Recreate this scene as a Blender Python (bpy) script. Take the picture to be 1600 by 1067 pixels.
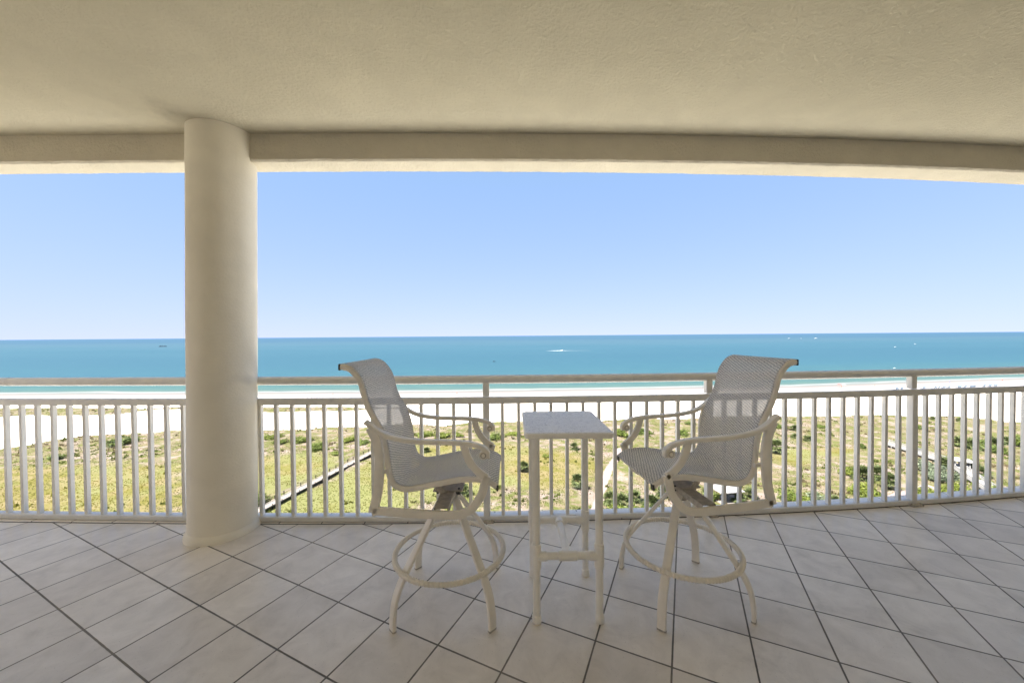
import bpy, bmesh, math, random
import numpy as np
from mathutils import Vector, Matrix, noise as mnoise
R = math.radians
scene = bpy.context.scene
for o in list(bpy.data.objects): bpy.data.objects.remove(o)
random.seed(7); rng = np.random.default_rng(7)

# ------------------------------------------------------------------ camera
FPX, PIT, ROL, CAMH = 573.0, 0.0157, -0.0080, 1.37
fw = Vector((0, math.cos(PIT), -math.sin(PIT))); rt0 = Vector((1, 0, 0)); up0 = rt0.cross(fw)
rt = rt0*math.cos(ROL) + up0*math.sin(ROL); up = up0*math.cos(ROL) - rt0*math.sin(ROL)
CAM = Vector((0, 0, CAMH))
cd = bpy.data.cameras.new('camera'); cam = bpy.data.objects.new('camera', cd); scene.collection.objects.link(cam)
cd.sensor_width = 36; cd.lens = FPX/1600*36; cd.clip_start = 0.05; cd.clip_end = 120000
M = Matrix((rt, up, -fw)).transposed().to_4x4(); M.translation = CAM; cam.matrix_world = M
scene.camera = cam
# ------------------------------------------------------------------ light
SUN_EL, SUN_AZ = 54.0, 238.0          # azimuth clockwise from +Y (view direction): from the left, a little behind
SUN_STRENGTH, SKY_STRENGTH, EXPOSURE = 5.0, 0.0585, 2.25
w = bpy.data.worlds.new('World'); scene.world = w; w.use_nodes = True
nt = w.node_tree; bg = nt.nodes['Background']
sky = nt.nodes.new('ShaderNodeTexSky'); sky.sky_type = 'NISHITA'; sky.sun_disc = False
sky.sun_elevation = R(SUN_EL); sky.sun_rotation = R(SUN_AZ)
sky.altitude = 0; sky.air_density = 1.0; sky.dust_density = 2.0; sky.ozone_density = 5.0
tc = nt.nodes.new('ShaderNodeTexCoord'); mp_ = nt.nodes.new('ShaderNodeMapping'); mp_.vector_type = 'POINT'
mp_.inputs['Location'].default_value = (0, 0, .135); mp_.inputs['Scale'].default_value = (.15, 1, .85)      # clear sea air: no yellow band at the horizon
nt.links.new(tc.outputs['Generated'], mp_.inputs[0]); nt.links.new(mp_.outputs[0], sky.inputs[0])
tint = nt.nodes.new('ShaderNodeMix'); tint.data_type = 'RGBA'; tint.blend_type = 'MULTIPLY'; tint.inputs[0].default_value = 1; tint.inputs[7].default_value = (1.27, 1.055, 1.09, 1)
sz = nt.nodes.new('ShaderNodeSeparateXYZ'); nt.links.new(tc.outputs['Generated'], sz.inputs[0])
mr = nt.nodes.new('ShaderNodeMapRange'); mr.inputs['From Min'].default_value = 0; mr.inputs['From Max'].default_value = .39; nt.links.new(sz.outputs[2], mr.inputs[0])
tm = nt.nodes.new('ShaderNodeMix'); tm.data_type = 'RGBA'; tm.clamp_factor = True; tm.inputs[6].default_value = (1.24, .925, 1.09, 1); tm.inputs[7].default_value = (1.39, 1.28, 1.13, 1)
nt.links.new(mr.outputs[0], tm.inputs[0]); nt.links.new(tm.outputs[2], tint.inputs[7])
nt.links.new(sky.outputs[0], tint.inputs[6]); nt.links.new(tint.outputs[2], bg.inputs[0]); bg.inputs[1].default_value = SKY_STRENGTH
sd = bpy.data.lights.new('sun', 'SUN'); sd.energy = SUN_STRENGTH; sd.angle = R(0.5); sd.color = (1, .955, .88)
sun = bpy.data.objects.new('sun', sd); scene.collection.objects.link(sun)
az, el = R(SUN_AZ), R(SUN_EL)
sdir = Vector((math.sin(az)*math.cos(el), math.cos(az)*math.cos(el), math.sin(el)))
sun.rotation_euler = sdir.to_track_quat('Z', 'Y').to_euler()
scene.view_settings.view_transform = 'Standard'; scene.view_settings.look = 'None'
scene.view_settings.exposure = EXPOSURE; scene.view_settings.gamma = 1
scene.cycles.max_bounces = 14; scene.cycles.diffuse_bounces = 12; scene.cycles.transparent_max_bounces = 12
scene.cycles.use_denoising = True

# ------------------------------------------------------------------ helpers
G = -33.63                            # beach level below the balcony floor
HC = CAMH - G
def ray(u, v): return fw + rt*((u-800)/FPX) + up*((533.5-v)/FPX)
def GP(u, v, z=G):                    # where a sight line meets the level z
    d = ray(u, v); return CAM + d*((z-CAMH)/d.z)

def tag(o, label=None, cat=None, group=None, kind=None):
    if label: o['label'] = label
    if cat: o['category'] = cat
    if group: o['group'] = group
    if kind: o['kind'] = kind
    return o
def empty(name, loc=(0, 0, 0), rz=0):
    o = bpy.data.objects.new(name, None); scene.collection.objects.link(o)
    o.location = loc; o.rotation_euler = (0, 0, rz); o.empty_display_size = .1
    return o
def mobj(name, verts, faces, mat, parent=None, smooth=False, loc=None):
    me = bpy.data.meshes.new(name); me.from_pydata([tuple(v) for v in verts], [], [tuple(f) for f in faces]); me.update()
    if mat: me.materials.append(mat)
    if smooth: me.polygons.foreach_set('use_smooth', [True]*len(me.polygons))
    o = bpy.data.objects.new(name, me); scene.collection.objects.link(o)
    if parent: o.parent = parent
    if loc is not None: o.location = loc
    return o
class MB:
    def __init__(s): s.v = []; s.f = []
    def add(s, vs, fs):
        n = len(s.v); s.v += [tuple(v) for v in vs]; s.f += [tuple(i+n for i in f) for f in fs]
    def box(s, c, d, rz=0, bev=0):
        x, y, z = d[0]/2, d[1]/2, d[2]/2; ca, sa = math.cos(rz), math.sin(rz)
        if bev:
            b = bev; vs = []; ring = [(-x+b, -y), (x-b, -y), (x, -y+b), (x, y-b), (x-b, y), (-x+b, y), (-x, y-b), (-x, -y+b)]
            for zz, k in ((-z, .0), (-z+b, 1), (z-b, 1), (z, .0)):
                for a, q in ring:
                    if not k: a = max(-x+b, min(x-b, a)); q = max(-y+b, min(y-b, q))
                    vs.append((c[0]+a*ca-q*sa, c[1]+a*sa+q*ca, c[2]+zz))
            fs = [[7-i for i in range(8)], [24+i for i in range(8)]]
            for r in range(3):
                for i in range(8): j = (i+1) % 8; fs.append((r*8+i, r*8+j, r*8+8+j, r*8+8+i))
            s.add(vs, fs); return s
        vs = [(c[0]+a*ca-b*sa, c[1]+a*sa+b*ca, c[2]+q) for q in (-z, z) for a, b in ((-x, -y), (x, -y), (x, y), (-x, y))]
        s.add(vs, [(3, 2, 1, 0), (4, 5, 6, 7), (0, 1, 5, 4), (1, 2, 6, 5), (2, 3, 7, 6), (3, 0, 4, 7)]); return s
    def tube(s, pts, r, n=8, closed=False, cap=True):
        pts = [Vector(p) for p in pts]; m = len(pts); rs = r if hasattr(r, '__len__') else [r]*m
        side = None; vs = []
        for i, p in enumerate(pts):
            a = pts[(i-1) % m] if (closed or i > 0) else p; b = pts[(i+1) % m] if (closed or i < m-1) else p
            t = (b-a).normalized()
            if side is None:
                side = t.cross(Vector((0, 0, 1)));
                if side.length < .1: side = t.cross(Vector((0, 1, 0)))
            side = (side - t*side.dot(t)).normalized(); nn = t.cross(side)
            for k in range(n):
                an = 2*math.pi*k/n; vs.append(p + side*(math.cos(an)*rs[i]) + nn*(math.sin(an)*rs[i]))
        fs = []
        for i in range(m if closed else m-1):
            for k in range(n):
                a = i*n+k; b = i*n+(k+1) % n; c = ((i+1) % m)*n+(k+1) % n; d = ((i+1) % m)*n+k; fs.append((a, b, c, d))
        if cap and not closed: fs.append(tuple(reversed(range(n)))); fs.append(tuple((m-1)*n+k for k in range(n)))
        s.add(vs, fs); return s
    def sweep(s, pts, sec, lat, cap=True):
        """sweep a section (list of (normal, lateral)) along a planar path; lat is the plane's normal"""
        pts = [Vector(p) for p in pts]; lat = Vector(lat).normalized(); m = len(pts); vs = []
        for i, p in enumerate(pts):
            t = (pts[min(i+1, m-1)]-pts[max(i-1, 0)]); t = (t-lat*t.dot(lat)).normalized(); nn = lat.cross(t)
            sc = sec(i/(m-1)) if callable(sec) else sec
            for a, b in sc: vs.append(p+nn*a+lat*b)
        n = len(sc); fs = []
        for i in range(m-1):
            for k in range(n): fs.append((i*n+k, i*n+(k+1) % n, (i+1)*n+(k+1) % n, (i+1)*n+k))
        if cap: fs.append(tuple(reversed(range(n)))); fs.append(tuple((m-1)*n+k for k in range(n)))
        s.add(vs, fs); return s
    def build(s, name, mat, parent=None, smooth=False, loc=None):
        o = mobj(name, s.v, s.f, mat, parent, smooth, loc)
        if smooth:
            bm = bmesh.new(); bm.from_mesh(o.data); bmesh.ops.recalc_face_normals(bm, faces=bm.faces)
            for e in bm.edges:
                if len(e.link_faces) == 2 and e.calc_face_angle(0) > R(38): e.smooth = False
            bm.to_mesh(o.data); bm.free()
        return o
def rsec(w_, h_, b=None):             # rounded rectangle section: w_ along the normal, h_ lateral
    b = b if b is not None else min(w_, h_)*.32; x, y = w_/2, h_/2; out = []
    for cx, cy, a0 in ((x-b, y-b, 0), (-x+b, y-b, 90), (-x+b, -y+b, 180), (x-b, -y+b, 270)):
        for k in range(3): a = R(a0+45*k); out.append((cx+b*math.cos(a), cy+b*math.sin(a)))
    return out
def catmull(P, per=6):
    P = [Vector(p) for p in P]; out = []
    for i in range(len(P)-1):
        p0 = P[max(i-1, 0)]; p1 = P[i]; p2 = P[i+1]; p3 = P[min(i+2, len(P)-1)]
        for k in range(per):
            t = k/per
            out.append(.5*((2*p1)+(p2-p0)*t+(2*p0-5*p1+4*p2-p3)*t*t+(3*p1-p0-3*p2+p3)*t**3))
    out.append(P[-1]); return out

# ------------------------------------------------------------------ materials
class NT:
    def __init__(s, name):
        s.m = bpy.data.materials.new(name); s.m.use_nodes = True; s.t = s.m.node_tree
        s.b = s.t.nodes['Principled BSDF']; s.out = s.t.nodes['Material Output']
    def n(s, typ, **kw):
        x = s.t.nodes.new('ShaderNode'+typ)
        for k, v in kw.items():
            if k.startswith('i_'): x.inputs[k[2:]].default_value = v
            else: setattr(x, k, v)
        return x
    def l(s, a, b): s.t.links.new(a, b)
    def coord(s, kind='Object'): return s.n('TexCoord').outputs[kind]
    def noise(s, vec, scale, detail=4, rough=.55, dist=0, out=0):
        x = s.n('TexNoise'); x.inputs['Scale'].default_value = scale; x.inputs['Detail'].default_value = detail
        x.inputs['Roughness'].default_value = rough; x.inputs['Distortion'].default_value = dist
        if vec is not None: s.l(vec, x.inputs['Vector'])
        return x.outputs[out]
    def ramp(s, fac, stops, interp='LINEAR'):
        x = s.n('ValToRGB'); cr = x.color_ramp; cr.interpolation = interp
        while len(cr.elements) < len(stops): cr.elements.new(.5)
        for e, (p, c) in zip(cr.elements, stops):
            e.position = p; e.color = (c, c, c, 1) if not hasattr(c, '__len__') else (*c, 1)
        s.l(fac, x.inputs[0]); return x.outputs[0]
    def math(s, op, a, b=None, clamp=False):
        x = s.n('Math', operation=op); x.use_clamp = clamp
        for i, q in enumerate((a, b)):
            if q is None: continue
            if isinstance(q, (int, float)): x.inputs[i].default_value = q
            else: s.l(q, x.inputs[i])
        return x.outputs[0]
    def mix(s, fac, a, b, mode='MIX'):
        x = s.n('Mix', data_type='RGBA', blend_type=mode)
        for sock, q in ((x.inputs[0], fac), (x.inputs[6], a), (x.inputs[7], b)):
            if isinstance(q, (int, float)): sock.default_value = q
            elif hasattr(q, '__len__'): sock.default_value = (*q, 1)
            else: s.l(q, sock)
        return x.outputs[2]
    def bump(s, h, strength, dist=.01, prev=None):
        x = s.n('Bump'); x.inputs['Strength'].default_value = strength; x.inputs['Distance'].default_value = dist
        s.l(h, x.inputs['Height'])
        if prev is not None: s.l(prev, x.inputs['Normal'])
        s.l(x.outputs[0], s.b.inputs['Normal']); return x.outputs[0]
    def set(s, color=None, rough=None, spec=None, metal=None):
        for nm, q in (('Base Color', color), ('Roughness', rough), ('Specular IOR Level', spec), ('Metallic', metal)):
            if q is None: continue
            if isinstance(q, (int, float)): s.b.inputs[nm].default_value = q
            elif hasattr(q, '__len__'): s.b.inputs[nm].default_value = (*q, 1)
            else: s.l(q, s.b.inputs[nm])
        return s
def mat_plain(name, col, rough=.6, var=.12, scale=8, spec=.4):
    t = NT(name); c = t.coord(); f = t.noise(c, scale, 5)
    dk = tuple(x*(1-var) for x in col); lt = tuple(min(1, x*(1+var)) for x in col)
    t.set(t.ramp(f, [(.3, dk), (.7, lt)]), rough, spec); return t.m
def mat_stucco(name, col, scale, strength, stain=None):
    t = NT(name); c = t.coord()
    big = t.noise(c, .7, 4, .6); mid = t.noise(c, 6, 4)
    col1 = t.mix(t.ramp(big, [(.3, 0), (.7, 1)]), tuple(x*.93 for x in col), tuple(min(1, x*1.05) for x in col))
    col2 = t.mix(t.ramp(mid, [(.35, .25), (.6, 0)]), col1, tuple(x*.8 for x in col))
    if stain:
        vd = t.n('VectorMath', operation='DISTANCE'); t.l(c, vd.inputs[0]); vd.inputs[1].default_value = stain
        dd = t.math('ADD', vd.outputs['Value'], t.math('MULTIPLY', t.noise(c, 9, 5, .7), .35))
        col2 = t.mix(t.ramp(dd, [(.16, .35), (.34, 0)]), col2, (.2, .17, .13))
    t.set(col2, .9, .15)
    v = t.n('TexVoronoi', feature='SMOOTH_F1'); v.inputs['Scale'].default_value = scale; v.inputs['Smoothness'].default_value = .6
    wv = t.n('VectorMath', operation='ADD'); t.l(c, wv.inputs[0]); t.l(t.noise(c, scale*.7, 3, out=1), wv.inputs[1]); t.l(wv.outputs[0], v.inputs['Vector'])
    n1 = t.noise(c, scale*.8, 6, .65); h = t.math('ADD', t.ramp(n1, [(.42, 0), (.6, 1)]), t.math('MULTIPLY', v.outputs[0], .4))
    t.bump(h, strength, .008); return t.m
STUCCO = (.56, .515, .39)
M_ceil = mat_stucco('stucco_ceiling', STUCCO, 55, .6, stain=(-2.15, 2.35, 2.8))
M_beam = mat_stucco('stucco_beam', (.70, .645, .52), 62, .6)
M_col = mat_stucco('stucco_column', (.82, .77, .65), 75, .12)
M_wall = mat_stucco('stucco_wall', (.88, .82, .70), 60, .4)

def mat_paint(name, col, chips=.0, rough=.4):
    t = NT(name); c = t.coord()
    f = t.noise(c, 14, 5); base = t.mix(t.ramp(f, [(.3, 0), (.75, 1)]), col, tuple(x*.87 for x in col))
    if chips:
        ch = t.noise(c, 38, 3, .6); m = t.ramp(ch, [(.5+chips, 0), (.515+chips, 1)])
        base = t.mix(m, base, (.06, .05, .045))
    t.set(base, rough, .45); t.bump(t.noise(c, 180, 2), .06, .001); return t.m
M_rail = mat_paint('railing_paint', (.76, .74, .69), rough=.42)
M_frame = mat_paint('cream_powder_coat', (.86, .80, .69), chips=.235, rough=.42)
M_rope = mat_paint('cream_rope_wrap', (.84, .77, .64), chips=.26, rough=.7)
M_pvc = mat_paint('cream_plastic', (.88, .84, .75), rough=.45)
M_dark = mat_plain('dark_metal', (.05, .045, .04), .5, .3, 60)
M_mech = mat_plain('weathered_bracket', (.42, .375, .31), .55, .3, 40)
M_tip = mat_plain('plastic_end_cap', (.33, .31, .28), .5)

def mat_sling():
    t = NT('woven_sling'); uv = t.n('UVMap').outputs[0]; sp = t.n('SeparateXYZ'); t.l(uv, sp.inputs[0])
    # slightly slanted coarse weave: uv is in metres
    px, py = .0085, .0125
    wob = t.math('MULTIPLY', t.math('SUBTRACT', t.noise(uv, 45, 3), .5), .02)
    a = t.math('MULTIPLY', t.math('ADD', sp.outputs[0], wob), 2*math.pi/px); b = t.math('MULTIPLY', t.math('ADD', sp.outputs[1], wob), 2*math.pi/py)
    tw = t.math('SINE', t.math('ADD', a, t.math('MULTIPLY', b, .8))); wf = t.math('SINE', t.math('SUBTRACT', b, t.math('MULTIPLY', a, .25)))
    h = t.math('ADD', t.math('MULTIPLY', tw, .35), t.math('MULTIPLY', wf, .35)); h = t.math('ADD', h, .5)
    irr = t.noise(uv, 330, 2)
    hh = t.math('ADD', h, t.math('MULTIPLY', t.math('SUBTRACT', irr, .5), 1.1))
    col = t.ramp(hh, [(0, (.26, .245, .22)), (.45, (.51, .48, .43)), (.95, (.84, .79, .71))])
    t.set(col, .75, .25)
    tl = t.n('BsdfTranslucent'); tl.inputs[0].default_value = (.5, .48, .45, 1)
    tr = t.n('BsdfTransparent')
    m1 = t.n('MixShader'); m1.inputs[0].default_value = .16; t.l(t.b.outputs[0], m1.inputs[1]); t.l(tl.outputs[0], m1.inputs[2])
    m2 = t.n('MixShader'); t.l(t.ramp(hh, [(.0, .20), (.30, .05), (.5, 0)]), m2.inputs[0]); t.l(m1.outputs[0], m2.inputs[1]); t.l(tr.outputs[0], m2.inputs[2])
    t.l(m2.outputs[0], t.out.inputs[0]); t.bump(hh, .35, .001); return t.m
M_sling = mat_sling()

# floor tiles: square grid turned about 25 degrees
def mat_tiles():
    t = NT('ceramic_floor_tiles'); c = t.coord(); sp = t.n('SeparateXYZ'); t.l(c, sp.inputs[0])
    s, th, ox, oy = .3149, -.4405, -.155, .159
    def axis(cx, cy, off):
        return t.math('SUBTRACT', t.math('ADD', t.math('MULTIPLY', sp.outputs[0], cx/s), t.math('MULTIPLY', sp.outputs[1], cy/s)), off-100)
    a = axis(math.cos(th), math.sin(th), ox); b = axis(-math.sin(th), math.cos(th), oy)
    def edge(q):                      # distance in metres to the nearest joint
        f = t.math('FRACT', q); return t.math('MULTIPLY', t.math('MINIMUM', f, t.math('SUBTRACT', 1, f)), s)
    wob = t.math('MULTIPLY', t.math('SUBTRACT', t.noise(c, 25, 3), .5), .0022)
    e = t.math('ADD', t.math('MINIMUM', edge(a), edge(b)), wob)
    joint = t.ramp(t.math('MULTIPLY', e, 100), [(.30, 0), (.46, 1)])
    cell = t.n('CombineXYZ'); t.l(t.math('FLOOR', a), cell.inputs[0]); t.l(t.math('FLOOR', b), cell.inputs[1])
    wn = t.n('TexWhiteNoise'); t.l(cell.outputs[0], wn.inputs[0])
    big = t.noise(c, 1.1, 3); cl = t.noise(c, 7, 6, .65, .6); sp2 = t.noise(c, 160, 3, .6)
    base = t.ramp(t.math('ADD', t.math('MULTIPLY', cl, .65), t.math('MULTIPLY', t.noise(c, 2.2, 4, .6), .35)), [(.33, (.64, .585, .505)), (.5, (.755, .695, .61)), (.66, (.845, .785, .70))])
    vary = t.n('Mix', data_type='RGBA', blend_type='MULTIPLY'); vary.inputs[0].default_value = 1
    t.l(base, vary.inputs[6]); t.l(t.ramp(wn.outputs[0], [(0, (.86, .85, .84)), (1, (1.0, 1.0, 1.0))]), vary.inputs[7])
    spk = t.mix(t.ramp(sp2, [(.29, .7), (.33, 0)]), vary.outputs[2], (.22, .2, .18))
    drt = t.noise(c, 3.1, 6, .7, .8); spk = t.mix(t.ramp(drt, [(.56, 0), (.72, .32)]), spk, (.40, .36, .30))
    grout = t.ramp(big, [(.35, (.11, .10, .085)), (.7, (.25, .22, .175))])
    t.set(t.mix(joint, grout, spk), t.math('ADD', t.math('MULTIPLY', joint, -.56), t.math('ADD', .80, t.math('MULTIPLY', cl, .12))), .4)
    hgt = t.math('ADD', joint, t.math('MULTIPLY', cl, .12)); t.bump(hgt, .55, .003); return t.m
M_tile = mat_tiles()
def mat_nosing():  # outdoor light on the edge strip is put into the paler tile colour
    t = NT('lit_edge_tiles'); c = t.coord(); sp = t.n('SeparateXYZ'); t.l(c, sp.inputs[0])
    f = t.math('FRACT', t.math('MULTIPLY', t.math('ADD', sp.outputs[0], 50.07), 1/.318)); e = t.math('MINIMUM', f, t.math('SUBTRACT', 1, f))
    t.set(t.mix(t.ramp(e, [(.008, 0), (.014, 1)]), (.15, .14, .13), t.ramp(t.noise(c, 9, 4), [(.3, (.74, .70, .64)), (.7, (.84, .80, .74))])), .6, .15); return t.m
M_nose = mat_nosing(); M_groove = mat_plain('dark_joint', (.03, .028, .027), .9)

# ------------------------------------------------------------------ balcony shell
def fitc(k, deg=4):
    x, y = np.array(k).T; p = np.polyfit(x, y, deg); return lambda q: float(np.polyval(p, q))
LINE = fitc([(-8, 2.86), (-6, 2.78), (-3.83, 2.735), (-2.5, 2.72), (-1.9, 2.705), (-1.4, 2.69), (-.15, 2.645), (.6, 2.66), (1.57, 2.72), (3.0, 2.865), (4.2, 3.03), (6, 3.34), (8, 3.75)])
RAIL = fitc([(-8, 2.98), (-6, 2.86), (-3.9, 2.80), (-2.5, 2.79), (-1.9, 2.775), (-1.4, 2.75), (-.2, 2.668), (.6, 2.69), (1.5, 2.745), (3.1, 2.895), (4.3, 3.08), (6, 3.38), (8, 3.8)])
BIN = fitc([(-8, 2.55), (-6, 2.57), (-3.6, 2.60), (-2.4, 2.625), (-1.8, 2.62), (.24, 2.60), (1.4, 2.655), (2.9, 2.77), (4.0, 2.88), (6, 3.15), (8, 3.5)])
BOUT = fitc([(-8, 2.76), (-6, 2.77), (-3.8, 2.775), (-2.5, 2.82), (-.9, 2.80), (.25, 2.80), (1.5, 2.86), (3.1, 3.0), (4.3, 3.12), (6, 3.4), (8, 3.75)])
XS = np.linspace(-8, 8, 129); YB = -0.95
def ribbon(name, fa, fb, z, mat, up_=True, kind='structure'):
    v = []; f = []
    for x in XS: v += [(x, fa(x), z), (x, fb(x), z)]
    for i in range(len(XS)-1):
        q = (2*i, 2*i+2, 2*i+3, 2*i+1); f.append(q if up_ else q[::-1])
    return v, f
v, f = ribbon('x', lambda x: YB, lambda x: LINE(x), 0, None)
tag(mobj('balcony_floor', v, f, M_tile), kind='structure')
v, f = ribbon('x', lambda x: LINE(x)-.002, lambda x: LINE(x)+.024, -.004, None)
tag(mobj('floor_joint', v, f, M_groove), kind='structure')
# tiled nosing beyond the joint with a rounded front and the slab's edge below it
v = []; f = []
prof = [(.019, -.006), (.021, 0), (.17, .0), (.19, -.006), (.2, -.02), (.2, -.09), (.185, -.09), (.185, -.3)]
for x in XS:
    for dy, z in prof: v.append((x, LINE(x)+dy, z))
n = len(prof)
for i in range(len(XS)-1):
    for k in range(n-1): f.append((i*n+k, (i+1)*n+k, (i+1)*n+k+1, i*n+k+1))
tag(mobj('floor_edge', v, f, M_nose), kind='structure')
v, f = ribbon('x', lambda x: YB, lambda x: BIN(x)+.04, 2.8, None, False)
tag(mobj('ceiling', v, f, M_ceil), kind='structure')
v = []; f = []
prof = [('i', 2.83), ('i', 2.622), ('i2', 2.61), ('o2', 2.61), ('o', 2.622), ('o', 3.4)]
XB = np.linspace(-8, 8, 641)
for x in XB:
    a, b = BIN(x), BOUT(x)
    for k, z in prof:
        y = {'i': a, 'i2': a+.012, 'o2': b-.012, 'o': b}[k]
        w1 = mnoise.noise(Vector((x*9, y*9, z*9)))*.0035 + mnoise.noise(Vector((x*30, y*9, z*20)))*.002
        v.append((x, y+w1, z+(w1*1.2 if z < 2.65 else 0)))
n = len(prof)
for i in range(len(XB)-1):
    for k in range(n-1): f.append((i*n+k, i*n+k+1, (i+1)*n+k+1, (i+1)*n+k))
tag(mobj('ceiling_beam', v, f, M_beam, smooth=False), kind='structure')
# storey above and the wall behind and beside the balcony
mb = MB(); mb.box((0, .6, 3.3), (16.4, 4.8, .3)); tag(mb.build('upper_slab', M_wall), kind='structure')
mb = MB()
mb.box((-5.4, YB-.1, 1.4), (5.2, .2, 2.8)); mb.box((5.4, YB-.1, 1.4), (5.2, .2, 2.8)); mb.box((0, YB-.1, 2.6), (5.6, .2, .4))
mb.box((8.1, .6, 1.4), (.2, 5.0, 2.8))
tag(mb.build('apartment_wall', M_wall), kind='structure')
M_bounce = NT('cream_bounce_pane'); M_bounce.set((.88, .81, .68), .25, .5); M_bounce = M_bounce.m  # unseen panes, made opaque cream to bounce warm light onto the balcony
dr = empty('sliding_door', (0, YB-.06, 0)); tag(dr, 'wide sliding door with cream frames and opaque cream bounce panes behind the camera', 'door')
for k in range(3):
    x0 = -1.85+k*1.85; p = MB()
    for dx in (-.88, .88): p.box((x0+dx, .0+k*.0, 1.2), (.07, .05, 2.36))
    p.box((x0, 0, .06), (1.69, .05, .08)); p.box((x0, 0, 2.34), (1.69, .05, .08)); fr = p.build('door_frame', M_rail, dr)
    q = MB(); q.box((x0, -.005, 1.2), (1.69, .012, 2.2)); q.build('bounce_pane', M_bounce, fr)

# column
XC, YC, RC = -2.053, 2.61, .2015
col = empty('stucco_column', (XC-.024, YC, 0)); col.rotation_euler.y = R(.95); tag(col, 'thick round cream stucco column standing on the tiled floor and meeting the ceiling beam', 'column')
def lathe(prof, n=96, wob=0):
    v = []; f = []
    for j, (r, z) in enumerate(prof):
        for k in range(n):
            a = 2*math.pi*k/n; rr = r + wob*mnoise.noise(Vector((math.cos(a)*2, math.sin(a)*2, z*1.5)))
            v.append((rr*math.cos(a), rr*math.sin(a), z))
    for j in range(len(prof)-1):
        for k in range(n): f.append((j*n+k, j*n+(k+1) % n, (j+1)*n+(k+1) % n, (j+1)*n+k))
    return v, f
v, f = lathe([(RC+.0, .018+i*.1) for i in range(28)]+[(RC, 2.84)], wob=.003); mobj('shaft', v, f, M_col, col, True)
v, f = lathe([(RC+.022, -.002), (RC+.020, .014), (RC+.013, .030), (RC+.005, .044), (RC-.004, .055)], wob=.004); mobj('base_trim', v, f, M_col, col, True)

# ------------------------------------------------------------------ railings
def xr(x, dy, z): return (x, RAIL(x)+dy, z)
def slope(x): return math.atan2(RAIL(x+.05)-RAIL(x-.05), .1)
ell = [(.0325*math.sin(R(a)), .036*math.cos(R(a))) for a in range(0, 360, 30)]
def rail_piece(x0, x1, dy, zc, hgt, dep, sec=None):
    m = MB(); n = max(2, int((x1-x0)/.12)); vs = []; fs = []
    sc = sec or [(a, b) for a, b in rsec(hgt, dep, .004)]
    for i in range(n+1):
        x = x0+(x1-x0)*i/n; a = slope(x)
        for hz, dp in sc: vs.append((x-math.sin(a)*dp, RAIL(x)+dy+math.cos(a)*dp, zc+hz))
    k = len(sc)
    for i in range(n):
        for j in range(k): fs.append((i*k+j, i*k+(j+1) % k, (i+1)*k+(j+1) % k, (i+1)*k+j))
    fs.append(tuple(range(k))); fs.append(tuple(n*k+j for j in reversed(range(k)))); m.add(vs, fs); return m
balus_me = None
def railing(name, label, x0, x1, posts, balx, joints=()):
    root = empty(name, (0, 0, 0)); tag(root, label, 'railing', 'balcony railing sections')
    rail_piece(x0, x1, .012, 1.047, 0, 0, ell).build('handrail', M_rail, root, True)
    rail_piece(x0, x1, 0, .8945, .049, .045).build('top_rail', M_rail, root, True)
    rail_piece(x0, x1, 0, .0235, .035, .056).build('bottom_rail', M_rail, root, True)
    for x in joints:
        a = slope(x); m = MB(); vs = []; fs = []
        for dx in (-.006, .006):
            for hz, dp in ell: vs.append((dx, dp*1.05+.012, hz*1.05+1.047))
        k = len(ell)
        for j in range(k): fs.append((j, (j+1) % k, k+(j+1) % k, k+j))
        m.add(vs, fs); o = m.build('joint_sleeve', M_rail, root, True); o.location = (x, RAIL(x), 0); o.rotation_euler.z = a
    first = None
    for x in posts:
        if first is None:
            p = MB(); p.box((0, 0, .012+.44), (.048, .048, .87), bev=.003); p.box((0, .006, .975), (.046, .042, .1), bev=.002)
            first = p.build('post', M_rail, root)
            q = MB(); q.box((0, 0, .006), (.10, .10, .012), bev=.002)
            for sx in (-1, 1):
                for sy in (-1, 1): q.box((sx*.036, sy*.036, .016), (.014, .014, .01))
            q.build('base_plate', M_mech, first); o = first
        else:
            o = first.copy(); scene.collection.objects.link(o); o.parent = root
            for ch in first.children:
                c = ch.copy(); scene.collection.objects.link(c); c.parent = o
        o.location = (x, RAIL(x)-.004, 0); o.rotation_euler.z = slope(x)
    global balus_me
    if balus_me is None:
        p = MB(); p.box((0, 0, .456), (.0235, .026, .83)); o = p.build('baluster', M_rail, root); balus_me = o.data; o0 = o
    else: o0 = None
    for i, x in enumerate(balx):
        if o0 is not None and i == 0: o = o0
        else: o = bpy.data.objects.new('baluster', balus_me); scene.collection.objects.link(o); o.parent = root
        o.location = (x, RAIL(x)-.002, 0); o.rotation_euler.z = slope(x)+random.uniform(-.03, .03)
    return root
PX = [-.195, 1.482, 3.18, 4.88, 6.45]
bx = [-1.878+.1202*k for k in range(14)]
for a, b in zip(PX[:-1], PX[1:]): bx += [a+(b-a)*k/14 for k in range(1, 14)]
rr = railing('railing', 'long cream metal railing curving right from the column past both stools', -1.962, 6.5, PX, bx, (.9,))
for bx_, z, h, d in ((-1.936, 1.047, .075, .085), (-1.938, .8945, .075, .06), (-1.952, .033, .06, .07)):
    m = MB(); m.box((bx_, RAIL(-1.93), z), (.02, d, h), bev=.004); m.build('wall_bracket', M_rail, rr)
rl = railing('railing', 'short stretch of cream metal railing left of the column', -7.9, -2.17, [-4.35, -6.0], [-2.60+.1286*k for k in (0, 1, 2)]+[-2.60-.1286*k for k in range(1, 13)]+[-4.48-.1286*k for k in range(0, 11)], (-3.86,))

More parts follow.
